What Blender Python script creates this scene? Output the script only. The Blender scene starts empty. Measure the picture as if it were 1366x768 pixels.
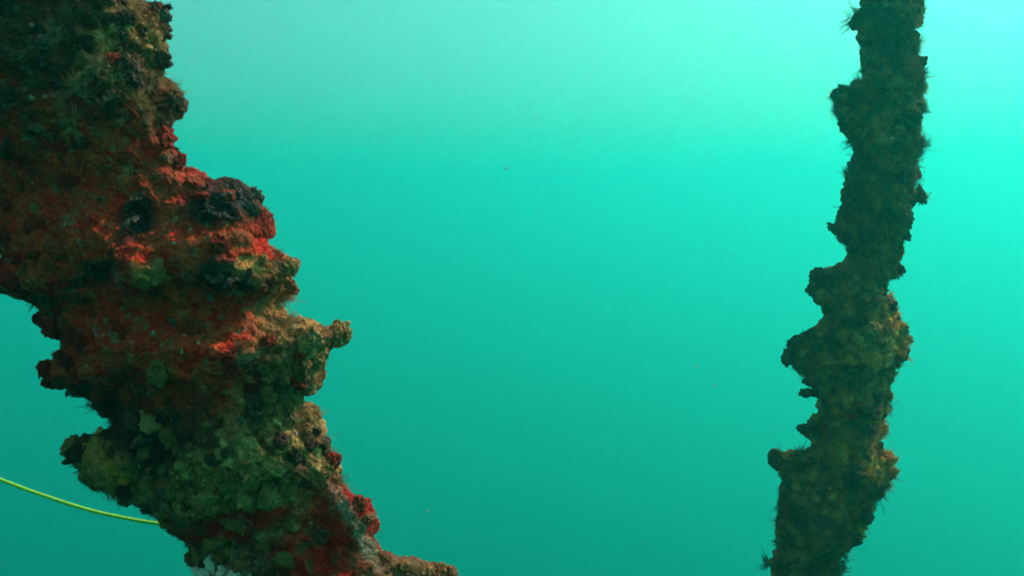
import bpy, math, random
import numpy as np
from mathutils import Vector, Matrix, Quaternion

R = math.radians
SC = bpy.context.scene
COL = SC.collection
random.seed(7)
RNG = np.random.default_rng(7)

# ------------------------------------------------------------------ camera, sky, sun, exposure
PITCH = -5.0
HALF = 0.60                                   # tan of half the horizontal field of view
cam = bpy.data.objects.new('camera', bpy.data.cameras.new('camera'))
COL.objects.link(cam); SC.camera = cam
cam.data.sensor_width = 36.0
cam.data.lens = 18.0 / HALF
cam.data.clip_start = 0.02
cam.data.clip_end = 2000.0
cam.data.dof.use_dof = True; cam.data.dof.focus_distance = 1.1; cam.data.dof.aperture_fstop = 18.0
cam.rotation_euler = (R(90 + PITCH), 0, 0)

SUN_EL, SUN_AZ = 46.0, 56.0
world = bpy.data.worlds.new('World'); SC.world = world; world.use_nodes = True
wn = world.node_tree
sky = wn.nodes.new('ShaderNodeTexSky'); sky.sky_type = 'NISHITA'; sky.sun_disc = False
sky.sun_elevation = R(SUN_EL); sky.sun_rotation = R(SUN_AZ)
wn.nodes['Background'].inputs[1].default_value = 0.113
wn.links.new(sky.outputs[0], wn.nodes['Background'].inputs[0])
sl = bpy.data.lights.new('sun', 'SUN'); sl.energy = 4.0; sl.angle = R(0.5); sl.color = (1, .96, .88)
sun = bpy.data.objects.new('sun', sl); COL.objects.link(sun)
sd = Vector((math.sin(R(SUN_AZ)) * math.cos(R(SUN_EL)), math.cos(R(SUN_AZ)) * math.cos(R(SUN_EL)), math.sin(R(SUN_EL))))
sun.rotation_euler = sd.to_track_quat('Z', 'Y').to_euler()
SC.view_settings.view_transform = 'Standard'; SC.view_settings.look = 'None'
SC.view_settings.exposure = 0.45; SC.view_settings.gamma = 1.0
SC.cycles.use_denoising = True
SC.cycles.volume_bounces = 3
SC.cycles.max_bounces = 8

# ------------------------------------------------------------------ the sea: one closed body of water with its own scattering
WATER_TOP, WATER_BOTTOM = 19.3, -75.0
def water():
    s = 500.0; n = 220
    a = np.linspace(-1, 1, n); g = s * np.sign(a) * (.25 * np.abs(a) + .75 * np.abs(a) ** 3)   # finer near the camera
    X, Y = np.meshgrid(g, g, indexing='ij'); rs = np.random.RandomState(5); Z = np.zeros_like(X)
    for _ in range(14):
        w = rs.uniform(4, 16); t = rs.uniform(0, 6.283); Z += .012 * w * np.sin((X * math.cos(t) + Y * math.sin(t)) * 6.283 / w + rs.uniform(0, 6.283))
    Z *= np.exp(-(X ** 2 + Y ** 2) / 220 ** 2)
    v = np.stack([X, Y, WATER_TOP + Z], -1).reshape(-1, 3).tolist()
    f = [(i * n + j, (i + 1) * n + j, (i + 1) * n + j + 1, i * n + j + 1) for i in range(n - 1) for j in range(n - 1)]
    ring = [i * n for i in range(n)] + [(n - 1) * n + j for j in range(1, n)] + [i * n + n - 1 for i in range(n - 2, -1, -1)] + [j for j in range(n - 2, 0, -1)]
    b = len(v); v += [(v[r][0], v[r][1], WATER_BOTTOM) for r in ring]; m_ = len(ring)
    f += [(ring[k], b + k, b + (k + 1) % m_, ring[(k + 1) % m_]) for k in range(m_)]
    f = [q[::1] for q in f[:-m_]] + [(q[0], q[1], q[2], q[3]) for q in f[-m_:]] + [tuple(range(b + m_ - 1, b - 1, -1))]
    me = bpy.data.meshes.new('water'); me.from_pydata(v, [], f)
    o = bpy.data.objects.new('water', me); COL.objects.link(o)
    m = bpy.data.materials.new('sea water'); m.use_nodes = True
    n = m.node_tree; n.nodes.clear()
    out = n.nodes.new('ShaderNodeOutputMaterial'); vol = n.nodes.new('ShaderNodeVolumePrincipled')
    vol.inputs['Color'].default_value = (.023, .99, .72, 1)
    vol.inputs['Absorption Color'].default_value = (.326, 0, .228, 1)
    vol.inputs['Density'].default_value = .038
    vol.inputs['Anisotropy'].default_value = .72
    n.links.new(vol.outputs[0], out.inputs['Volume'])
    me.materials.append(m)
    o['kind'] = 'structure'; o['label'] = 'clear teal green sea water, brighter towards the surface'
    return o
water()

# ------------------------------------------------------------------ helpers
CP, SP = math.cos(R(PITCH)), math.sin(R(PITCH))
def unproj(px, py, d):
    """World point on the vertical plane y = d seen at photograph position (px, py)."""
    px = np.asarray(px, float); py = np.asarray(py, float)
    u = (px - 683) / 683 * HALF
    w = (384 - py) / 683 * HALF
    dy = CP - w * SP
    dz = SP + w * CP
    return u / dy * d, np.broadcast_to(d, u.shape) if np.ndim(u) else d, dz / dy * d
def proj(P):
    dep = P[..., 1] * CP + P[..., 2] * SP
    up = -P[..., 1] * SP + P[..., 2] * CP
    return P[..., 0] / dep / HALF * 683 + 683, 384 - up / dep / HALF * 683

_rs = np.random.RandomState(3)
_perm = np.concatenate([_rs.permutation(256)] * 3)
_g = _rs.normal(size=(256, 3)); _g /= np.linalg.norm(_g, axis=1)[:, None]
def perlin(p):
    i = np.floor(p).astype(np.int64); f = p - i; i &= 255
    u = f * f * f * (f * (f * 6 - 15) + 10)
    def c(a, b, d):
        h = _perm[_perm[_perm[(i[:, 0] + a) & 255] + ((i[:, 1] + b) & 255)] + ((i[:, 2] + d) & 255)]
        return (_g[h] * (f - np.array([a, b, d]))).sum(1)
    L = lambda a, b, t: a + (b - a) * t
    x00 = L(c(0, 0, 0), c(1, 0, 0), u[:, 0]); x10 = L(c(0, 1, 0), c(1, 1, 0), u[:, 0])
    x01 = L(c(0, 0, 1), c(1, 0, 1), u[:, 0]); x11 = L(c(0, 1, 1), c(1, 1, 1), u[:, 0])
    return L(L(x00, x10, u[:, 1]), L(x01, x11, u[:, 1]), u[:, 2]) * 1.5
def fbm(p, oct=4, gain=.5, seed=0.0):
    p = p + seed * 17.31; s = 0; a = 1; t = 0
    for k in range(oct):
        s = s + a * perlin(p); t += a; a *= gain; p = p * 2.03 + 5.7
    return s / t
def worley(p, seed=0):
    i = np.floor(p).astype(np.int64); f = p - i
    F1 = np.full(len(p), 9.0); F2 = np.full(len(p), 9.0); cid = np.zeros(len(p))
    for a in (-1, 0, 1):
        for b in (-1, 0, 1):
            for c in (-1, 0, 1):
                h = _perm[_perm[_perm[(i[:, 0] + a + seed) & 255] + ((i[:, 1] + b) & 255)] + ((i[:, 2] + c) & 255)]
                j = np.stack([_perm[h] , _perm[h + 57], _perm[h + 131]], 1) / 255.0
                dd = np.sqrt(((np.array([a, b, c]) + j - f) ** 2).sum(1))
                m = dd < F1
                F2 = np.where(m, F1, np.minimum(F2, dd)); cid = np.where(m, h / 255.0, cid); F1 = np.where(m, dd, F1)
    return F1, F2, cid
def sstep(a, b, x):
    t = np.clip((x - a) / (b - a), 0, 1); return t * t * (3 - 2 * t)

def mesh_np(name, V, F, mat=None, col=None, smooth=True):
    """F: (n,3) or (n,4) int array, or a list of such arrays."""
    me = bpy.data.meshes.new(name)
    Fs = F if isinstance(F, list) else [F]
    me.vertices.add(len(V)); me.vertices.foreach_set('co', np.asarray(V, np.float32).ravel())
    loops = np.concatenate([f.ravel() for f in Fs]).astype(np.int32)
    tot = np.concatenate([np.full(len(f), f.shape[1]) for f in Fs]).astype(np.int32)
    me.loops.add(len(loops)); me.loops.foreach_set('vertex_index', loops)
    me.polygons.add(len(tot)); st = np.concatenate([[0], np.cumsum(tot)[:-1]]).astype(np.int32)
    me.polygons.foreach_set('loop_start', st)
    try: me.polygons.foreach_set('loop_total', tot)
    except Exception: pass
    me.update(calc_edges=True); me.validate()
    if col is not None:
        at = me.color_attributes.new('tint', 'FLOAT_COLOR', 'POINT')
        at.data.foreach_set('color', np.concatenate([col, np.ones((len(col), 1))], 1).astype(np.float32).ravel())
    if smooth: me.polygons.foreach_set('use_smooth', np.ones(len(tot), bool))
    if mat: me.materials.append(mat)
    return me
def link(name, me, parent=None, loc=(0, 0, 0)):
    o = bpy.data.objects.new(name, me); COL.objects.link(o); o.parent = parent; o.location = loc
    return o

# ------------------------------------------------------------------ materials
def mat_growth(name, colors=None, bump=.5, scale=400, rough=.8, spec=.25, attr=False, dist=.05, var=.5, trans=0.0):
    """Procedural growth: palette picked per object, mottled by noise, with fine relief."""
    m = bpy.data.materials.new(name); m.use_nodes = True
    n = m.node_tree; b = n.nodes['Principled BSDF']; L = n.links.new
    b.inputs['Roughness'].default_value = rough; b.inputs['Specular IOR Level'].default_value = spec
    tc = n.nodes.new('ShaderNodeTexCoord')
    n1 = n.nodes.new('ShaderNodeTexNoise'); n1.inputs['Scale'].default_value = scale * .35; n1.inputs['Detail'].default_value = 5; n1.inputs['Roughness'].default_value = .65
    n2 = n.nodes.new('ShaderNodeTexNoise'); n2.inputs['Scale'].default_value = scale; n2.inputs['Detail'].default_value = 4
    vo = n.nodes.new('ShaderNodeTexVoronoi'); vo.inputs['Scale'].default_value = scale * .6
    for t in (n1, n2, vo): L(tc.outputs['Object'], t.inputs['Vector'])
    if attr:
        src = n.nodes.new('ShaderNodeVertexColor'); src.layer_name = 'tint'; csock = src.outputs['Color']
    else:
        oi = n.nodes.new('ShaderNodeObjectInfo'); rp = n.nodes.new('ShaderNodeValToRGB')
        ad = n.nodes.new('ShaderNodeMath'); ad.operation = 'MULTIPLY_ADD'; ad.inputs[1].default_value = .7; 
        L(n1.outputs['Fac'], ad.inputs[0]); 
        mu = n.nodes.new('ShaderNodeMath'); mu.operation = 'MULTIPLY_ADD'; mu.inputs[1].default_value = .8; mu.inputs[2].default_value = -.25
        L(oi.outputs['Random'], mu.inputs[0]); L(mu.outputs[0], ad.inputs[2])
        L(ad.outputs[0], rp.inputs[0])
        while len(rp.color_ramp.elements) < len(colors): rp.color_ramp.elements.new(.5)
        for k, c in enumerate(colors):
            rp.color_ramp.elements[k].position = k / max(1, len(colors) - 1); rp.color_ramp.elements[k].color = (*c, 1)
        csock = rp.outputs['Color']
    mr = n.nodes.new('ShaderNodeMapRange'); mr.inputs['From Min'].default_value = .3; mr.inputs['From Max'].default_value = .7
    mr.inputs['To Min'].default_value = 1 - var; mr.inputs['To Max'].default_value = 1 + var
    L(n2.outputs['Fac'], mr.inputs['Value'])
    mx = n.nodes.new('ShaderNodeMix'); mx.data_type = 'RGBA'; mx.blend_type = 'MULTIPLY'; mx.inputs['Factor'].default_value = 1
    L(csock, mx.inputs['A']); L(mr.outputs[0], mx.inputs['B'])
    L(mx.outputs['Result'], b.inputs['Base Color'])
    sm = n.nodes.new('ShaderNodeMath'); sm.operation = 'MULTIPLY_ADD'; sm.inputs[1].default_value = .6
    L(vo.outputs['Distance'], sm.inputs[0]); L(n2.outputs['Fac'], sm.inputs[2])
    bp = n.nodes.new('ShaderNodeBump'); bp.inputs['Strength'].default_value = bump; bp.inputs['Distance'].default_value = dist
    L(sm.outputs[0], bp.inputs['Height']); L(bp.outputs[0], b.inputs['Normal'])
    if trans:
        tr = n.nodes.new('ShaderNodeBsdfTranslucent'); ms = n.nodes.new('ShaderNodeMixShader'); ms.inputs[0].default_value = trans
        L(mx.outputs['Result'], tr.inputs['Color'])
        o = n.nodes['Material Output']; L(b.outputs[0], ms.inputs[1]); L(tr.outputs[0], ms.inputs[2]); L(ms.outputs[0], o.inputs['Surface'])
    return m
M = dict(
    crust=mat_growth('encrusting growth', attr=True, bump=.8, scale=600, rough=.85, spec=.2, dist=.002, var=.55),
    fuzz=mat_growth('algal turf', attr=True, bump=0, scale=500, rough=.9, spec=.1, var=.3, trans=.35),
    red=mat_growth('red sponge', [(.22, .014, .005), (.30, .018, .006), (.30, .055, .012)], scale=7, var=.4),
    tan=mat_growth('tan sponge', [(.20, .07, .025), (.34, .14, .045), (.50, .24, .08)], scale=6),
    ochre=mat_growth('ochre sponge', [(.65, .20, .025), (.82, .32, .045), (.82, .40, .08)], scale=6),
    olive=mat_growth('olive turf clump', [(.15, .075, .022), (.28, .15, .045), (.45, .26, .08)], scale=7),
    dark=mat_growth('dark turf clump', [(.05, .026, .014), (.10, .05, .026), (.16, .085, .04)], scale=7),
    pale=mat_growth('pale sponge', [(.78, .66, .46), (.86, .78, .60)], scale=4, var=.25),
    shell=mat_growth('weathered shell', [(.020, .024, .020), (.045, .046, .036), (.10, .06, .03), (.16, .14, .09)], scale=4, rough=.6, spec=.4),
    barnacle=mat_growth('barnacle plates', [(.30, .24, .15), (.45, .40, .28), (.5, .3, .14)], scale=10, var=.3),
    hydroid=mat_growth('hydroid', [(.36, .22, .10), (.58, .40, .20), (.60, .36, .14)], bump=0, scale=4, var=.3, trans=.35),
    hydroid_ochre=mat_growth('ochre hydroid', [(.60, .22, .025), (.78, .38, .05), (.75, .52, .12)], bump=0, scale=4, var=.3, trans=.35),
    hydroid_dark=mat_growth('dark hydroid', [(.10, .055, .024), (.19, .105, .04), (.30, .16, .045)], bump=0, scale=4, var=.3, trans=.35),
)

# ------------------------------------------------------------------ growth meshes (several shapes of each kind, shared by copies)
def ico(sub):
    import bmesh
    bm = bmesh.new(); bmesh.ops.create_icosphere(bm, subdivisions=sub, radius=1)
    V = np.array([v.co[:] for v in bm.verts]); F = np.array([[v.index for v in f.verts] for f in bm.faces]); bm.free()
    return V, F
ICO4 = ico(4); ICO5 = ico(5)
def sponge_mesh(name, seed, mat):
    """Knobbly lobed clump about 1 unit in radius, base sunk below z = 0."""
    V, F = ICO5
    V = V.copy(); N = V / np.linalg.norm(V, axis=1)[:, None]
    s = V * np.array([1, 1, .8])
    f1, f2, _ = worley(N * 1.6 + seed * 3.3, seed)
    g1, _, _ = worley(N * 4.2 + seed * 1.7, seed + 5)
    r = .78 + .42 * (.75 - f1) + .26 * (.6 - g1) + .45 * fbm(N * 1.5, 3, seed=seed) + .13 * fbm(N * 8, 3, seed=seed + 2)
    P = s * r[:, None] + .12 * np.stack([fbm(N * 2.2, 2, seed=seed + k) for k in (11, 12, 13)], 1)
    P[:, 2] += .25
    return mesh_np(name, P, F, mat)
def shell_mesh(name, seed, mat):
    """One cupped oyster valve with growth ridges and a ragged lip, hinge at the origin, opening along +z."""
    nu, nv = 18, 26
    u = np.linspace(.02, 1, nu)[:, None]; a = np.linspace(-1, 1, nv)[None, :]
    rs = np.random.RandomState(seed)
    lip = 1 + .12 * np.sin(a * 9 + seed) + .09 * np.sin(a * 17 + 2 * seed)
    wid = .62 * np.sin(np.clip(u, 0, 1) * 1.9) ** .75
    x = a * wid * (1 + .06 * np.sin(u * 14)) + .12 * np.sin(u * 2 + seed)
    z = u * (1 - .32 * a ** 2) * lip
    cup = .34 * (1 - a ** 2) * np.sin(u * 2.3) + .05 * np.sin(u * 26 + a * 2 + seed) * u + .07 * rs.normal(size=(nu, 1)) * u * .4
    top = np.stack([x + 0 * z, cup, z], -1).reshape(-1, 3)
    th = (.10 * (1 - .6 * u) + 0 * a)
    bot = np.stack([x * .98 + 0 * z, cup - th, z], -1).reshape(-1, 3)
    V = np.concatenate([top, bot]); F = []; n = nu * nv
    for i in range(nu - 1):
        for j in range(nv - 1):
            q = [i * nv + j, i * nv + j + 1, (i + 1) * nv + j + 1, (i + 1) * nv + j]
            F.append(q); F.append([k + n for k in q[::-1]])
    ring = [i for i in range(nv)] + [i * nv + nv - 1 for i in range(1, nu)] + [(nu - 1) * nv + j for j in range(nv - 2, -1, -1)] + [i * nv for i in range(nu - 2, 0, -1)]
    for k in range(len(ring)):
        p, q = ring[k], ring[(k + 1) % len(ring)]; F.append([q, p, p + n, q + n])
    V = V + .05 * np.stack([fbm(V * 3, 3, seed=seed + k) for k in range(3)], 1)
    return mesh_np(name, V, np.array(F), mat)
def barnacle_mesh(name, seed, mat):
    n = 18; rs = np.random.RandomState(seed); th = np.arange(n) / n * 2 * math.pi
    rib = 1 + .10 * np.cos(th * 6 + seed) + .05 * rs.normal(size=n)
    prof = [(1.0, -.15), (.82, .35), (.60, .75), (.46, .92), (.34, .78), (.26, .25), (.02, .12)]
    V = np.concatenate([np.stack([np.cos(th) * r * rib, np.sin(th) * r * rib, np.full(n, z) + .06 * np.sin(th * 3 + seed) * (z > .6)], 1) for r, z in prof])
    F = [[k * n + j, k * n + (j + 1) % n, (k + 1) * n + (j + 1) % n, (k + 1) * n + j] for k in range(len(prof) - 1) for j in range(n)]
    return mesh_np(name, V, np.array(F), mat, smooth=False)
def strand(path, r0, r1, V, F):
    """Thin three-sided strand along a polyline, tapering."""
    path = np.asarray(path); base = len(V); m = len(path)
    t = np.gradient(path, axis=0); t /= np.linalg.norm(t, axis=1)[:, None] + 1e-9
    a = np.cross(t, [.3, .9, .2]); a /= np.linalg.norm(a, axis=1)[:, None] + 1e-9; b = np.cross(t, a)
    for i in range(m):
        r = r0 + (r1 - r0) * i / (m - 1)
        for k in range(3):
            w = k * 2.0944; V.append(path[i] + r * (math.cos(w) * a[i] + math.sin(w) * b[i]))
    for i in range(m - 1):
        for k in range(3):
            F.append([base + i * 3 + k, base + i * 3 + (k + 1) % 3, base + (i + 1) * 3 + (k + 1) % 3, base + (i + 1) * 3 + k])
def hydroid_mesh(name, seed, mat, stems=26, spread=.9, feather=9):
    """Tuft of curved feathery stems about one unit tall."""
    rs = np.random.RandomState(seed); V = []; F = []
    for s in range(stems):
        az = rs.uniform(0, 6.283); el = spread * rs.uniform(.05, 1) ** .7
        d = np.array([math.cos(az) * math.sin(el), math.sin(az) * math.sin(el), math.cos(el)])
        bend = rs.normal(size=3) * .38 - np.array([0, 0, .15]); Lh = rs.uniform(.55, 1.05)
        tt = np.linspace(0, 1, 7)[:, None]
        root = np.array([math.cos(az), math.sin(az), 0]) * rs.uniform(0, .22)
        path = root + d * tt * Lh + bend * (tt ** 2) * Lh
        strand(path, .016, .004, V, F)
        side = np.cross(d, rs.normal(size=3)); side /= np.linalg.norm(side) + 1e-9
        for k in range(feather):
            f = .25 + .7 * k / feather; q = path[int(f * 6)] * (1 - (f * 6) % 1) + path[min(6, int(f * 6) + 1)] * ((f * 6) % 1)
            for sg in (-1, 1):
                dirv = d * .75 + side * sg + rs.normal(size=3) * .15; ln = .17 * (1.15 - f) + .05
                strand([q, q + dirv * ln * .55, q + (dirv + d * .4) * ln], .009, .003, V, F)
    return mesh_np(name, np.array(V), np.array(F), mat, smooth=False)

VAR = {}
for k in ('red', 'tan', 'ochre', 'olive', 'dark', 'pale'):
    VAR['sponge_' + k] = [sponge_mesh('sponge_clump', s + (hash_k * 7), M[k]) for s, hash_k in ((1, len(k)), (2, len(k)), (3, len(k)), (4, len(k)))]
VAR['shell'] = [shell_mesh('oyster_shell', s, M['shell']) for s in range(1, 6)]
VAR['barnacle'] = [barnacle_mesh('barnacle', s, M['barnacle']) for s in range(1, 5)]
VAR['hydroid'] = [hydroid_mesh('hydroid_tuft', s, M['hydroid']) for s in range(1, 6)]
VAR['hydroid_ochre'] = [hydroid_mesh('hydroid_tuft', s + 40, M['hydroid_ochre'], 34, 1.35, 5) for s in range(1, 5)]
VAR['hydroid_dark'] = [hydroid_mesh('hydroid_tuft', s + 20, M['hydroid_dark'], 30, 1.2, 8) for s in range(1, 6)]
NAME = dict(shell='oyster_shell', barnacle='barnacle', hydroid='hydroid_tuft', hydroid_dark='hydroid_tuft', hydroid_ochre='hydroid_tuft')

# ------------------------------------------------------------------ a pile: outline, body, growth
def smooth1(y, v, sig):
    k = int(3 * sig); w = np.exp(-.5 * (np.arange(-k, k + 1) / sig) ** 2); w /= w.sum()
    return np.convolve(np.pad(v, k, mode='edge'), w, mode='valid')

def bare(x, y):
    return (abs(y - 698 + .23 * (x - 315)) < 18 and 225 < x < 400) or ((x - 450) / 62) ** 2 + ((y - 715) / 62) ** 2 < 1

class Pile:
    def __init__(self, name, d, left, right, flat, label, up, down, fine_px, n_front, n_back, seed, grain, inset):
        self.d, self.seed, self.grain = d, seed, grain
        Y = np.arange(-700, 1501, 1.0)
        L0 = np.interp(Y, [p[1] for p in left], [p[0] for p in left]); R0 = np.interp(Y, [p[1] for p in right], [p[0] for p in right])
        L0 = L0 + inset; R0 = R0 - inset
        Ls, Rs = smooth1(Y, L0, 34), smooth1(Y, R0, 34)
        L1, R1 = smooth1(Y, L0, 2.0), smooth1(Y, R0, 2.0)
        rows = np.concatenate([np.arange(-700, -40, 9.0), np.arange(-40, 810, fine_px), np.arange(812, 1500, 9.0)])
        gi = lambda A: np.interp(rows, Y, A)
        th = np.concatenate([np.linspace(-math.pi - .25, .25, n_front), np.linspace(.25, math.pi - .25, n_back + 2)[1:-1]])
        ls, rs, l1, r1 = gi(Ls), gi(Rs), gi(L1), gi(R1)
        xc, hw = (ls + rs) / 2, (rs - ls) / 2
        c = np.cos(th)[None, :]; s = np.sin(th)[None, :]
        wr = np.where(c > 0, np.abs(c) ** 3.5, 0); wl = np.where(c < 0, np.abs(c) ** 3.5, 0)
        px = xc[:, None] + hw[:, None] * c + wr * (r1 - rs)[:, None] + wl * (l1 - ls)[:, None]
        X, _, Z = unproj(px, np.broadcast_to(rows[:, None], px.shape), d)
        k = HALF * d / 683
        P = np.stack([X, np.full_like(X, d), Z], -1)
        slope = np.gradient(smooth1(rows, xc, 6), rows)             # a leaning limb is thinner across its axis than along a level cut
        ctr = P.mean(1); ctr = ctr / np.linalg.norm(ctr, axis=1)[:, None]
        P = P + (s * (hw * k * flat / np.sqrt(1 + slope ** 2))[:, None])[..., None] * ctr[:, None, :]
        # the far ends run on as a plain taper to the surface and down into the deep
        def ext(ring, dz, steps, slope):
            out = []
            for q in range(1, steps + 1):
                r = ring.copy(); r[:, 2] = ring[:, 2] + dz * q; r[:, 0] += slope * dz * q; out.append(r)
            return np.stack(out)
        sl_t = (P[0, :, 0].mean() - P[40, :, 0].mean()) / (P[0, :, 2].mean() - P[40, :, 2].mean())
        sl_b = (P[-40, :, 0].mean() - P[-1, :, 0].mean()) / (P[-40, :, 2].mean() - P[-1, :, 2].mean())
        P = np.concatenate([ext(P[0], (WATER_TOP + .4 - P[0, :, 2].mean()) / 90, 90, sl_t)[::-1], P, ext(P[-1], -down / 60, 60, sl_b)])
        self.shape = P.shape[:2]
        self.S = P
        self.N = self.normals(P)
        self.base = Vector((float(P[-1, :, 0].mean()), d, float(P[-1, :, 2].mean())))
        e = bpy.data.objects.new(name, None); COL.objects.link(e); e.location = self.base; e.empty_display_size = .1
        e['label'] = label; e['category'] = 'pile'
        self.e = e; self.count = {}
    def normals(self, P):
        du = np.roll(P, -1, 1) - np.roll(P, 1, 1); dv = np.gradient(P, axis=0)
        n = np.cross(du, dv); n /= np.linalg.norm(n, axis=2)[..., None] + 1e-12
        c = P - P.mean(1, keepdims=True)
        if (n * c).sum(2).mean() < 0: n = -n
        return n
    def displace(self, fn):
        S = self.S.reshape(-1, 3); N = self.N.reshape(-1, 3)
        self.px, self.py = proj(S)
        self.front = N[:, 1] < .15
        g = self.grain; D, warp, colour = fn(self, S / g, N); D = D * g; warp = warp * g
        self.P = S + N * D[:, None] + warp
        self.N2 = self.normals(self.P.reshape(*self.shape, 3)).reshape(-1, 3)
        self.px2, self.py2 = proj(self.P)
        self.colour = np.clip(colour, 0.004, 1)
        h, w = self.shape
        i = np.arange(h - 1)[:, None] * w; j = np.arange(w)[None, :]; j2 = (j + 1) % w
        F = np.stack([i + j, i + j2, i + w + j2, i + w + j], -1).reshape(-1, 4)
        V = self.P - np.array(self.base)
        t = len(V); V = np.concatenate([V, V[:w].mean(0)[None], V[-w:].mean(0)[None]]); cl = np.concatenate([self.colour, self.colour[:2]])
        jj = np.arange(w); caps = np.concatenate([np.stack([np.full(w, t), (jj + 1) % w, jj], 1), np.stack([np.full(w, t + 1), (h - 1) * w + jj, (h - 1) * w + (jj + 1) % w], 1)])
        F = F[:, ::-1]; caps = caps[:, ::-1]
        link('crust', mesh_np('crust', V, [F, caps], M['crust'], cl), self.e)
        self.vis = self.front & (self.N2[:, 1] < .3) & (self.py2 > -60) & (self.py2 < 830) & (self.px2 > -60) & (self.px2 < 1430)
        self.vid = np.nonzero(self.vis)[0]
    def near(self, px, py):
        k = np.argmin((self.px2[self.vid] - px) ** 2 + (self.py2[self.vid] - py) ** 2 + 40 * np.maximum(0, self.N2[self.vid, 1]))
        return self.vid[k]
    def put(self, kind, vi, size, tilt=.35, sink=.25, squash=None, out=None, label=None, spin=None):
        """A piece of growth of this kind on body vertex vi."""
        var = VAR[kind]; base = NAME.get(kind, 'sponge_clump')
        me = random.choice(var)
        if me.name not in self.count:
            o = bpy.data.objects.new(base, me); self.count[me.name] = o
        else:
            o = self.count[me.name].copy()
        n = Vector(self.N2[vi] if out is None else out)
        n = (n + Vector((random.gauss(0, tilt), random.gauss(0, tilt), random.gauss(0, tilt)))).normalized()
        q = n.to_track_quat('Z', 'Y') @ Quaternion((0, 0, 1), random.uniform(0, 6.28) if spin is None else spin)
        o.rotation_mode = 'QUATERNION'; o.rotation_quaternion = q
        sc = squash or (random.uniform(.7, 1.35), random.uniform(.7, 1.35), random.uniform(.5, 1.1))
        o.scale = [size * v for v in sc]
        o.location = Vector(self.P[vi]) - n * size * sink - self.base
        o.parent = self.e
        if label: o['label'] = label
        COL.objects.link(o)
        return o
    def at(self, kind, px, py, rpx, **kw):
        return self.put(kind, self.near(px, py), rpx * HALF * self.d / 683, **kw)
    def scatter(self, kind, n, lo, hi, where=None, **kw):
        k = HALF * self.d / 683; done = 0; tries = 0
        while done < n and tries < n * 60:
            tries += 1
            vi = self.vid[RNG.integers(len(self.vid))]
            if where is not None and random.random() > where(self.px2[vi], self.py2[vi]): continue
            if self.grain < 1 and kind not in ('sponge_red', 'barnacle') and bare(self.px2[vi], self.py2[vi]) and random.random() < .85: continue
            self.put(kind, vi, k * random.uniform(lo, hi), **kw); done += 1
    def fuzz(self, n, lo, hi, where, tint, name='algal_turf', droop=.2):
        """Short fine strands over the whole visible side: uncountable, one mesh."""
        k = HALF * self.d / 683
        cand = self.vid[RNG.integers(len(self.vid), size=n * 3)]
        keep = RNG.random(len(cand)) < where(self.px2[cand], self.py2[cand]); v = cand[keep][:n]; m = len(v)
        p = self.P[v]; nn = self.N2[v] + RNG.normal(size=(m, 3)) * .45; nn /= np.linalg.norm(nn, axis=1)[:, None]
        ln = k * (lo + (hi - lo) * RNG.random(m) ** 1.8)[:, None]; r = k * RNG.uniform(.22, .6, m)[:, None]
        a = np.cross(nn, RNG.normal(size=(m, 3))); a /= np.linalg.norm(a, axis=1)[:, None]; b = np.cross(nn, a)
        bend = RNG.normal(size=(m, 3)) * .3 + np.array([0, 0, -droop])
        mid = p + nn * ln * .5 + bend * ln * .12; tip = p + nn * ln + bend * ln * .5; root = p - nn * r
        V = np.stack([root + a * r, root - .5 * a * r + .87 * b * r, root - .5 * a * r - .87 * b * r,
                      mid + a * r * .7, mid + (-.5 * a + .87 * b) * r * .7, mid + (-.5 * a - .87 * b) * r * .7, tip], 1).reshape(-1, 3)
        i = np.arange(m)[:, None] * 7
        Q = np.concatenate([i + np.array([[0, 1, 4, 3]]), i + np.array([[1, 2, 5, 4]]), i + np.array([[2, 0, 3, 5]])])
        T = np.concatenate([i + np.array([[3, 4, 6]]), i + np.array([[4, 5, 6]]), i + np.array([[5, 3, 6]])])
        c = tint(self.colour[v], RNG.random((m, 1))); c = np.repeat(c, 7, 0)
        o = link(name, mesh_np(name, V - np.array(self.base), [Q, T], M['fuzz'], np.clip(c, .004, 1), smooth=False), self.e)
        o['kind'] = 'stuff'
        return o

def zone(px, py, n, cx, cy, rx, ry, rot=0, soft=.35, wob=.45):
    dx, dy = px - cx, py - cy; c, s = math.cos(R(rot)), math.sin(R(rot))
    u, v = (dx * c + dy * s) / rx, (-dx * s + dy * c) / ry
    r = np.sqrt(u * u + v * v) + wob * n
    return 1 - sstep(1 - soft, 1 + soft, r)
def lerp(a, b, w): return a + (np.asarray(b) - a) * w[:, None]

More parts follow.
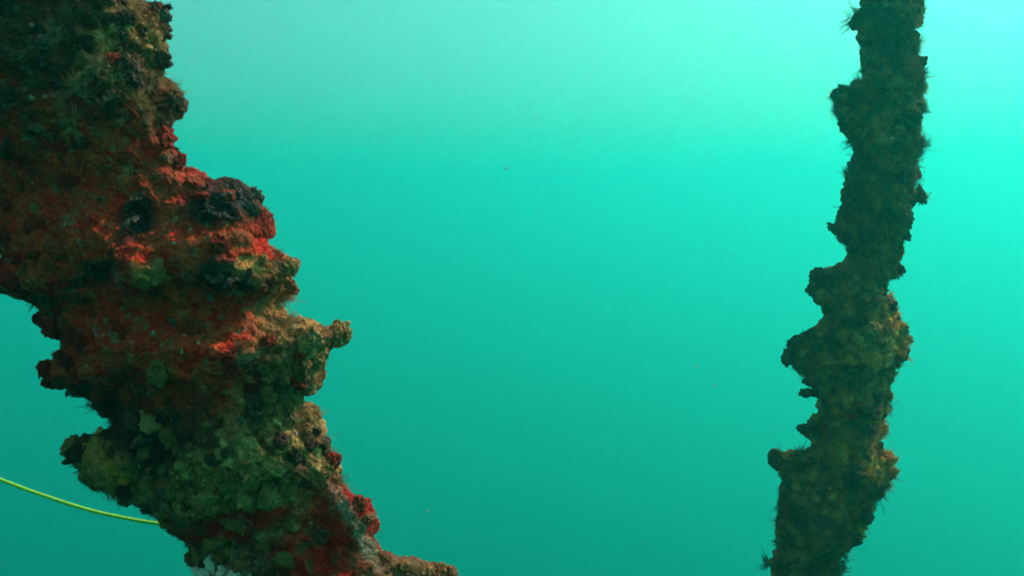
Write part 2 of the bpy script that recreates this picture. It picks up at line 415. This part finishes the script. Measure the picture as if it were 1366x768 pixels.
# ---- left pile
PL_LEFT = [(-520, -700), (-150, 0), (-70, 200), (-15, 300), (-2, 335), (4, 347), (-2, 358), (-30, 366), (-36, 386), (10, 394), (30, 389), (40, 402), (47, 416), (58, 430),
           (74, 436), (84, 452), (78, 468), (62, 479), (50, 492), (56, 506), (74, 518), (92, 528), (112, 525), (118, 545), (132, 552), (140, 566),
           (126, 573), (110, 585), (96, 606), (108, 622), (124, 642), (140, 656), (162, 668), (186, 662), (196, 680), (210, 690), (226, 690), (229, 706),
            (238, 714), (248, 722), (255, 736), (260, 752), (266, 768), (300, 830), (470, 1100), (760, 1500)]
PL_RIGHT = [(-120, -700), (170, -60), (190, 0), (224, 12), (221, 32), (225, 52), (220, 75), (217, 92), (228, 110), (242, 124), (251, 137), (241, 152), (231, 165),
            (230, 178), (236, 200), (250, 214), (248, 226), (243, 236), (256, 236), (270, 233), (284, 243), (286, 253), (296, 250), (320, 252), (344, 262), (348, 273), (341, 283),
            (356, 292), (363, 309), (352, 319), (374, 329), (396, 339), (401, 351), (398, 371), (393, 394), (378, 398), (372, 406), (384, 420), (394, 428), (412, 436),
            (432, 433), (452, 432), (466, 434), (470, 441), (463, 451), (447, 461), (438, 472), (434, 492), (427, 511), (405, 517), (398, 524), (410, 540), (421, 556), (431, 576), (438, 594), (451, 603), (456, 616), (460, 648),
            (481, 660), (496, 674), (502, 692), (500, 712), (516, 729), (536, 743), (558, 753), (590, 752), (612, 768), (650, 830), (830, 1100), (1150, 1500)]
pile = Pile('encrusted_pile', .55, PL_LEFT, PL_RIGHT, .85, 'thick leaning pile crusted with dark red sponge and shells, touched by the lime green cable',
            6.0, 8.0, 1.25, 430, 110, 1, .55 / .90, 4)

RED, RED2 = (.56, .016, .005), (.46, .060, .014)
def left_surface(p, S, N):
    px, py = p.px, p.py
    n1 = fbm(S * 14, 4, seed=1); n2 = fbm(S * 45, 3, seed=2); n3 = fbm(S * 130, 3, seed=3); n4 = fbm(S * 30, 3, seed=4)
    f1, f2, c1 = worley(S * 26 + n2[:, None] * .5, 1); g1, g2, c2 = worley(S * 70 + n3[:, None] * .5, 2); h1, _, c3 = worley(S * 190, 3)
    W = np.where(p.front, 1, .5)
    z = lambda *a, soft=.5, **k: zone(px, py, n4 * 1.2 + n2 * .7 + n3 * .6, *a, soft=soft, **k)
    redw = np.maximum.reduce([z(70, 215, 150, 75), z(110, 310, 190, 120), z(290, 330, 110, 55, wob=.7), z(230, 450, 170, 85), z(110, 495, 85, 45), z(260, 525, 110, 45), z(8, 115, 18, 25)])
    turf = np.maximum.reduce([z(400, 450, 60, 55), z(395, 540, 70, 75), z(300, 630, 170, 75), z(340, 740, 90, 45), z(430, 610, 50, 50), z(160, 60, 70, 40)])
    redlow = np.maximum.reduce([z(315, 698, 85, 16, rot=-13, wob=.25), z(462, 695, 62, 40, rot=35, wob=.35), z(435, 740, 60, 45, wob=.35)])
    D = .012 * n1 + .014 * (.55 - f1) * (1 - .45 * redw) + .0055 * (.5 - g1) * (.6 + .8 * turf) + .0016 * (.5 - h1) + .0035 * n2 + .0022 * n3 * (.6 + turf)
    D = D - .001
    for bx, by, br, amp in ((300, 285, 46, .016), (335, 300, 22, .008), (180, 295, 24, -.016), (150, 320, 16, -.010), (125, 368, 24, -.014), (215, 370, 18, -.010), (200, 400, 14, -.014),
                            (190, 355, 22, .008), (110, 60, 60, -.012), (150, 110, 40, .012), (150, 560, 40, -.012), (230, 560, 40, -.010), (320, 360, 30, .010), (300, 655, 80, .010),
                            (340, 715, 60, -.006), (470, 690, 40, .008), (205, 130, 24, -.012)):
        D = D + amp * np.exp(-((px - bx) ** 2 + (py - by) ** 2) / (br * br)) * p.front
    warp = .0075 * np.stack([fbm(S * 50, 3, seed=k) for k in (21, 22, 23)], 1)
    c = np.empty_like(S); c[:] = (.15, .05, .02)
    c = lerp(c, (.070, .040, .018), sstep(-.1, .3, n4))
    c = lerp(c, (.12, .035, .015), sstep(.15, .4, n2 + .3 * n1) * .7)
    c = lerp(c, (.13, .10, .045), (c2 > .86) * .4)
    # red sponge coats
    t = sstep(-.35, .35, n2 + n3 * .6)
    rc = lerp(np.tile(RED, (len(S), 1)), RED2, t)
    rc = lerp(rc, (.16, .045, .014), sstep(.0, .5, n4 + .6 * n3) * .6)
    w = np.clip(redw * (1 - .5 * sstep(.2, .5, n1)), 0, 1)
    c = c + (rc - c) * w[:, None]
    c = lerp(c, (.20, .14, .07), redw * ((c3 > .95) | ((c2 > .95) & (n4 > .1))) * .6)
    tc = lerp(np.tile((.29, .14, .045), (len(S), 1)), (.55, .31, .10), sstep(.0, .5, n2 + n3))
    tc = lerp(tc, (.085, .040, .014), sstep(.05, .4, n4 - .3 * n3) * .8)
    tc = lerp(tc, (.14, .05, .025), (c1 > .8) * .7)
    c = c + (tc - c) * turf[:, None]
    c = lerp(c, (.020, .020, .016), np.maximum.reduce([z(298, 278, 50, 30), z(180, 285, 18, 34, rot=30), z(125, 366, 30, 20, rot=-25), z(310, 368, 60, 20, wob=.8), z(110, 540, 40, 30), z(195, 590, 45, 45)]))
    c = lerp(c, (.60, .24, .06), np.maximum.reduce([z(200, 365, 18, 16), z(395, 355, 14, 28), z(350, 358, 40, 12, wob=.9), z(150, 628, 26, 20), z(118, 600, 20, 20), z(440, 445, 35, 12)]) * .8)
    c = c + (lerp(np.tile((.52, .012, .007), (len(S), 1)), (.14, .05, .02), sstep(0, .4, n2)) - c) * (redlow * .95)[:, None]
    c = lerp(c, (.20, .085, .035), z(560, 768, 80, 26, rot=15) * .9)
    c = lerp(c, (.24, .22, .13), z(470, 700, 9, 70, rot=-32, wob=.5) * .8)
    return D, warp, c
pile.displace(left_surface)

# pieces that stand out on the left pile, where the photograph shows them
A = pile.at
for x, y, r in ((264, 246, 13), (350, 303, 14), (385, 350, 15), (388, 378, 13), (268, 262, 12), (240, 215, 11), (242, 142, 10), (222, 40, 12), (215, 80, 11)): A('sponge_tan' if x > 380 else 'sponge_red' if 190 < y < 330 else 'sponge_dark', x, y, r)
for x, y, r in ((416, 448, 15), (430, 446, 15), (444, 442, 14), (455, 439, 12), (440, 455, 12), (428, 466, 13), (422, 480, 12)): A('sponge_tan' if y < 460 else 'sponge_olive', x, y, r)          # the arm that sticks out to the right
for x, y, r in ((158, 628, 15), (146, 618, 10), (166, 640, 9), (118, 590, 9), (128, 600, 8), (132, 576, 8), (112, 606, 8), (140, 604, 8)): A('sponge_ochre', x, y, r * .9, label='ochre yellow sponge clump')
for x, y, r in ((200, 362, 9), (193, 378, 8), (210, 352, 7), (204, 374, 7)): A('sponge_tan', x, y, r)
for x, y, r in ((254, 738, 12), (262, 748, 15), (276, 756, 17), (262, 764, 15), (292, 764, 17), (305, 772, 15)):
    o = A('sponge_pale', x + 8, y, r, label='pale whitish sponge clump'); 
for x, y, r in ((568, 762, 12), (588, 762, 12), (602, 764, 11), (540, 756, 10), (478, 672, 12), (490, 690, 12), (452, 618, 12), (446, 606, 9)): A('sponge_red' if x < 480 else 'sponge_tan', x, y, r)
for x, y, r in ((62, 492, 13), (80, 510, 12), (75, 445, 12), (105, 525, 10), (130, 560, 10), (168, 655, 11), (200, 678, 10), (20, 380, 18), (50, 425, 10)): A('sponge_dark' if y > 500 else 'sponge_red', x, y, r)
for x, y, r, a in ((300, 262, 26, .4), (322, 266, 24, .9), (335, 280, 20, 1.4), (285, 275, 24, 2.2), (310, 285, 22, 3), (275, 292, 18, .2), (338, 262, 16, 1), (180, 275, 20, .6), (170, 300, 20, .9),
                   (128, 362, 20, 2.1), (115, 372, 15, 1.2), (305, 372, 20, .7), (285, 366, 17, 2.9), (330, 365, 15, 1.7), (355, 305, 15, .5), (205, 395, 16, .3), (190, 590, 22, .4), (215, 575, 18, 2),
                   (150, 590, 20, 1), (230, 20, 14, .3), (215, 25, 18, 1), (200, 55, 20, 2), (212, 98, 16, 1), (232, 205, 14, 1.4), (240, 150, 15, .7), (100, 520, 16, .2), (440, 590, 13, 1), (420, 575, 12, 2)):
    A('shell', x, y, r, tilt=.5, sink=.3, spin=a)
for x, y, r in ((125, 100, 28), (140, 92, 26), (105, 112, 22), (155, 105, 24), (185, 135, 24), (200, 128, 20), (225, 118, 20), (232, 130, 18), (238, 122, 16), (50, 168, 18), (40, 180, 16), (210, 100, 14), (150, 130, 20), (120, 130, 20)):
    A('hydroid', x, y, r, tilt=.3, sink=.1)
pile.scatter('sponge_red', 90, 4, 15, lambda x, y: 1.0 if 140 < y < 560 and x < 400 else .08)
pile.scatter('sponge_dark', 50, 4, 17, lambda x, y: 1.0 if y < 150 or 540 < y < 620 else .10)
pile.scatter('sponge_olive', 70, 3, 17, lambda x, y: 1.0 if (y > 560 or x > 350) else .02)
pile.scatter('sponge_tan', 70, 2.5, 8, lambda x, y: 1.0 if x > 300 or y > 540 else .2)
pile.scatter('shell', 60, 7, 15, lambda x, y: 1.0 if y < 140 else .35, tilt=.6)
pile.scatter('barnacle', 90, .9, 3.2, lambda x, y: 1.0 if math.sin(x * .045) * math.sin(y * .05 + 1) > .35 else .12, tilt=.3, sink=.1)
pile.scatter('hydroid', 130, 7, 22, lambda x, y: 1.0 if y < 180 or (x > 340 and y < 620) or y > 600 else .04)
pile.scatter('hydroid_dark', 110, 7, 20, lambda x, y: 1.0 if y < 180 or y > 540 else .05)
pile.fuzz(30000, 2, 7, lambda x, y: np.where((y > 545) | (x > 350) | (y < 150), 1.0, .3), lambda c, r: c * (.7 + .9 * r) + r * np.array([.03, .026, .009]))

# ---- right pile
PR_LEFT = [(1130, -700), (1145, -60), (1147, 12), (1130, 20), (1129, 42), (1142, 56), (1144, 76), (1146, 100), (1142, 111), (1122, 116), (1112, 118), (1108, 128), (1102, 137), (1106, 148), (1112, 162),
           (1114, 176), (1126, 182), (1136, 198), (1138, 208), (1134, 222), (1121, 233), (1118, 252), (1117, 284), (1106, 300), (1106, 310), (1117, 320), (1122, 336), (1118, 352), (1100, 353), (1088, 363), (1082, 379),
           (1073, 391), (1080, 401), (1096, 412), (1092, 430), (1076, 437), (1060, 445), (1047, 456), (1043, 476), (1046, 488), (1058, 498), (1068, 507), (1084, 512), (1089, 530), (1080, 545), (1067, 560),
           (1063, 575), (1076, 587), (1073, 598), (1056, 601), (1036, 600), (1028, 611), (1036, 628), (1040, 646), (1032, 660), (1030, 682), (1031, 702), (1028, 722), (1022, 736), (1018, 752), (1024, 768), (1010, 830), (970, 1100), (900, 1500)]
PR_RIGHT = [(1250, -700), (1242, -60), (1239, 5), (1234, 30), (1221, 40), (1224, 66), (1236, 80), (1237, 92), (1233, 112), (1234, 140), (1238, 160), (1239, 176), (1236, 195), (1228, 210), (1225, 230), (1222, 250),
            (1236, 256), (1236, 268), (1223, 273), (1221, 288), (1217, 312), (1211, 326), (1207, 342), (1204, 350), (1209, 356), (1206, 364), (1192, 371), (1189, 384), (1198, 398), (1203, 420), (1212, 438), (1213, 460),
            (1214, 476), (1203, 488), (1202, 502), (1196, 516), (1197, 530), (1194, 546), (1187, 562), (1187, 577), (1179, 590), (1178, 598), (1190, 606), (1199, 621), (1197, 634), (1189, 646), (1184, 656), (1170, 666),
            (1167, 690), (1159, 706), (1146, 718), (1147, 728), (1126, 734), (1121, 746), (1123, 768), (1125, 830), (1110, 1100), (1060, 1500)]
pole = Pile('encrusted_pile', 2.0, PR_LEFT, PR_RIGHT, .95, 'slender upright pile shaggy with dark turf and orange ochre clumps, alone in open water',
            6.0, 8.0, 1.35, 250, 70, 2, 1.0, 7)
def right_surface(p, S, N):
    px, py = p.px, p.py
    n1 = fbm(S * 9, 4, seed=31); n2 = fbm(S * 30, 3, seed=32); n3 = fbm(S * 80, 3, seed=33); n4 = fbm(S * 18, 3, seed=34)
    f1, f2, c1 = worley(S * 17 + n2[:, None] * .5, 11); g1, g2, c2 = worley(S * 45 + n3[:, None] * .5, 12)
    D = .012 * n1 + .020 * (.55 - f1) + .010 * (.5 - g1) + .006 * n2 + .004 * n3 - .003
    warp = .014 * np.stack([fbm(S * 32, 3, seed=k) for k in (41, 42, 43)], 1)
    c = np.empty_like(S); c[:] = (.27, .12, .036)
    c = lerp(c, (.10, .058, .024), sstep(-.1, .3, n4))
    c = lerp(c, (.52, .26, .07), sstep(.05, .35, n2) * .8)
    c = lerp(c, (.12, .035, .014), sstep(.2, .4, n1 + .4 * n3) * .6)
    z = lambda *a, **k: zone(px, py, n4 * 1.2 + n3 * .7, *a, **k)
    oc = np.maximum.reduce([z(1195, 430, 22, 34, rot=-30, wob=.7), z(1178, 565, 14, 22, wob=.6), z(1185, 612, 24, 18, rot=25, wob=.7), z(1160, 632, 22, 16, wob=.7), z(1120, 605, 18, 14, wob=.8), z(1130, 540, 18, 14, wob=.9), z(1150, 470, 30, 16, wob=.9), z(1110, 660, 30, 14, wob=.9), z(1090, 480, 24, 10, wob=.9), z(1150, 700, 14, 18, wob=.8),
                             z(1190, 160, 30, 10, wob=.9), z(1228, 170, 10, 30, wob=.7), z(1210, 50, 18, 10, wob=.8), z(1042, 607, 14, 10)])
    c = lerp(c, (.65, .29, .04), oc * .95)
    c = lerp(c, (.28, .10, .025), oc * (c2 > .5))
    return D, warp, c
pole.displace(right_surface)
B = pole.at
for x, y, r in ((1186, 404, 8), (1192, 415, 9), (1198, 428, 10), (1205, 440, 8), (1194, 398, 7), (1190, 436, 7), (1178, 560, 8), (1184, 572, 8), (1176, 582, 6), (1180, 604, 9), (1192, 616, 9), (1190, 630, 8), (1176, 614, 8), (1184, 640, 8),
                (1160, 630, 9), (1152, 642, 8), (1168, 640, 8), (1122, 602, 7), (1112, 610, 6), (1135, 545, 6), (1038, 606, 8), (1046, 604, 7), (1128, 536, 6), (1180, 645, 7), (1145, 614, 7), (1205, 475, 7)):
    if random.random() < .4: B('sponge_ochre' if random.random() < .6 else 'sponge_tan', x, y, r * .7)
    for _ in range(3): B('hydroid_ochre', x + random.uniform(-7, 7), y + random.uniform(-6, 6), r * random.uniform(.7, 1.25), tilt=.35, sink=.1)
for x, y, r in ((1070, 522, 10), (1036, 612, 12), (1228, 262, 9), (1203, 357, 7), (1085, 385, 12), (1092, 370, 12), (1060, 455, 12), (1052, 475, 11), (1132, 30, 9), (1230, 85, 10), (1112, 125, 11), (1112, 306, 9), (1068, 570, 11), (1142, 724, 9)):
    o = B('sponge_dark', x, y, r)
for x, r in ((1074, 9), (1083, 8), (1091, 8), (1098, 9)):
    o = B('sponge_dark', 1085, 522, r); xx, yy, zz = unproj(x, 522, 2.0); o.location = Vector((float(xx), 2.0, float(zz))) - pole.base
pole.scatter('sponge_dark', 90, 4, 13)
pole.scatter('sponge_olive', 90, 3, 11)
pole.scatter('sponge_tan', 46, 2.5, 8, lambda x, y: 1.0 if x > 1160 or y > 380 else .2)
pole.scatter('hydroid_ochre', 110, 5, 11, lambda x, y: 1.0 if x > 1185 or 380 < y < 660 else .1, tilt=.4)
pole.scatter('sponge_red', 6, 3, 6, lambda x, y: 1.0 if y > 520 else .1)
pole.scatter('shell', 26, 5, 10, tilt=.6)
pole.scatter('barnacle', 40, 1.0, 2.0, None, sink=.1)
pole.scatter('hydroid_dark', 120, 11, 24, lambda x, y: 1.0 if (y < 260 or y > 640) else .25, tilt=.6, sink=.05)
pole.scatter('hydroid_dark', 170, 5, 13, lambda x, y: 1.0 if (y < 260 or y > 600) else .45, tilt=.5, sink=.05)
pole.scatter('hydroid', 80, 6, 13, lambda x, y: 1.0 if x > 1170 else .35, tilt=.5, sink=.05)
for x, y, r in ((1120, 150, 16), (1128, 170, 16), (1135, 190, 14), (1122, 232, 14), (1124, 215, 12), (1030, 700, 14), (1028, 725, 16), (1022, 750, 15), (1035, 668, 14), (1232, 150, 12), (1234, 190, 12), (1228, 215, 12)):
    B('hydroid_dark', x, y, r, tilt=.25, sink=.05)
for x in (968, 978, 990, 1000, 1008, 1016):
    o = B('hydroid_dark', 1024, 765, 16, tilt=.3); xx, yy, zz = unproj(x, 782, 2.0); o.location = Vector((float(xx), 2.0, float(zz))) - pole.base
pole.fuzz(45000, 1.5, 6, lambda x, y: np.where((x > 1165) & (y > 380) & (y < 660), .2, 1.0), lambda c, r: c * (.6 + .8 * r) + r * np.array([.03, .028, .012]))

# ------------------------------------------------------------------ lime green tether
def cable():
    q = .55 / .90
    pts = [(x, y, d * q) for x, y, d in [(-420, 470, 1.02), (-200, 562, 1.01), (0, 639, 1.0), (60, 661, 1.0), (120, 680, 1.0), (180, 693, 1.0), (222, 699, 1.0), (270, 706, 1.02), (330, 722, 1.05), (400, 770, 1.07), (480, 850, 1.08), (620, 1010, 1.09), (800, 1240, 1.1), (1000, 1500, 1.1)]]
    C = np.array([[float(v) for v in unproj(x, y, d)] for x, y, d in pts])
    out = []
    for i in range(len(C) - 1):
        p0, p1, p2, p3 = C[max(0, i - 1)], C[i], C[i + 1], C[min(len(C) - 1, i + 2)]
        for t in np.linspace(0, 1, 40, endpoint=False):
            out.append(.5 * ((2 * p1) + (-p0 + p2) * t + (2 * p0 - 5 * p1 + 4 * p2 - p3) * t ** 2 + (-p0 + 3 * p1 - 3 * p2 + p3) * t ** 3))
    P = np.array(out); t = np.gradient(P, axis=0); t /= np.linalg.norm(t, axis=1)[:, None]
    a = np.cross(t, [0, 1, 0]); a /= np.linalg.norm(a, axis=1)[:, None]; b = np.cross(t, a); n = 12
    th = np.arange(n) / n * 2 * math.pi; s = np.concatenate([[0], np.cumsum(np.linalg.norm(np.diff(P, axis=0), axis=1))])
    r = .0013 * (1 + .03 * np.sin(s[:, None] * 1100 + th[None] * 3))
    V = (P[:, None] + r[..., None] * (np.cos(th)[None, :, None] * a[:, None] + np.sin(th)[None, :, None] * b[:, None]))
    V = V.reshape(-1, 3); m = len(P); i = np.arange(m - 1)[:, None] * n; j = np.arange(n)[None]; j2 = (j + 1) % n
    F = np.stack([i + j, i + j2, i + n + j2, i + n + j], -1).reshape(-1, 4)
    mt = mat_growth('lime cable jacket', [(.30, .66, .05), (.38, .74, .08)], bump=.2, dist=.0005, scale=400, rough=.45, spec=.4, var=.12)
    o = link('tether_cable', mesh_np('tether_cable', V, F, mt))
    o['label'] = 'thin lime green cable sagging through the water to the thick red pile'; o['category'] = 'cable'
cable()

# ------------------------------------------------------------------ specks drifting in the water
def specks():
    n = 600; d = RNG.uniform(.4, 4.5, n) ; V = []; F = []
    oc = np.array([(1, 0, 0), (-1, 0, 0), (0, 1, 0), (0, -1, 0), (0, 0, 1), (0, 0, -1)], float)
    of = [(0, 2, 4), (2, 1, 4), (1, 3, 4), (3, 0, 4), (2, 0, 5), (1, 2, 5), (3, 1, 5), (0, 3, 5)]
    for k in range(n):
        x = RNG.uniform(-.75, .75) * d[k]; z = RNG.uniform(-.55, .4) * d[k]
        r = .0002 + .0007 * RNG.random() ** 3; b = len(V)
        V += list(oc * r * RNG.uniform(.5, 1.6, (6, 1)) + np.array([x, d[k], z])); F += [[b + q for q in f] for f in of]
    mt = mat_growth('drifting detritus', [(.35, .33, .25), (.5, .48, .4)], bump=0, scale=900, var=.2)
    o = link('drifting_specks', mesh_np('drifting_specks', np.array(V), np.array(F), mt, smooth=False))
    o['kind'] = 'stuff'; o['label'] = 'fine pale specks of detritus drifting in the water'
specks()
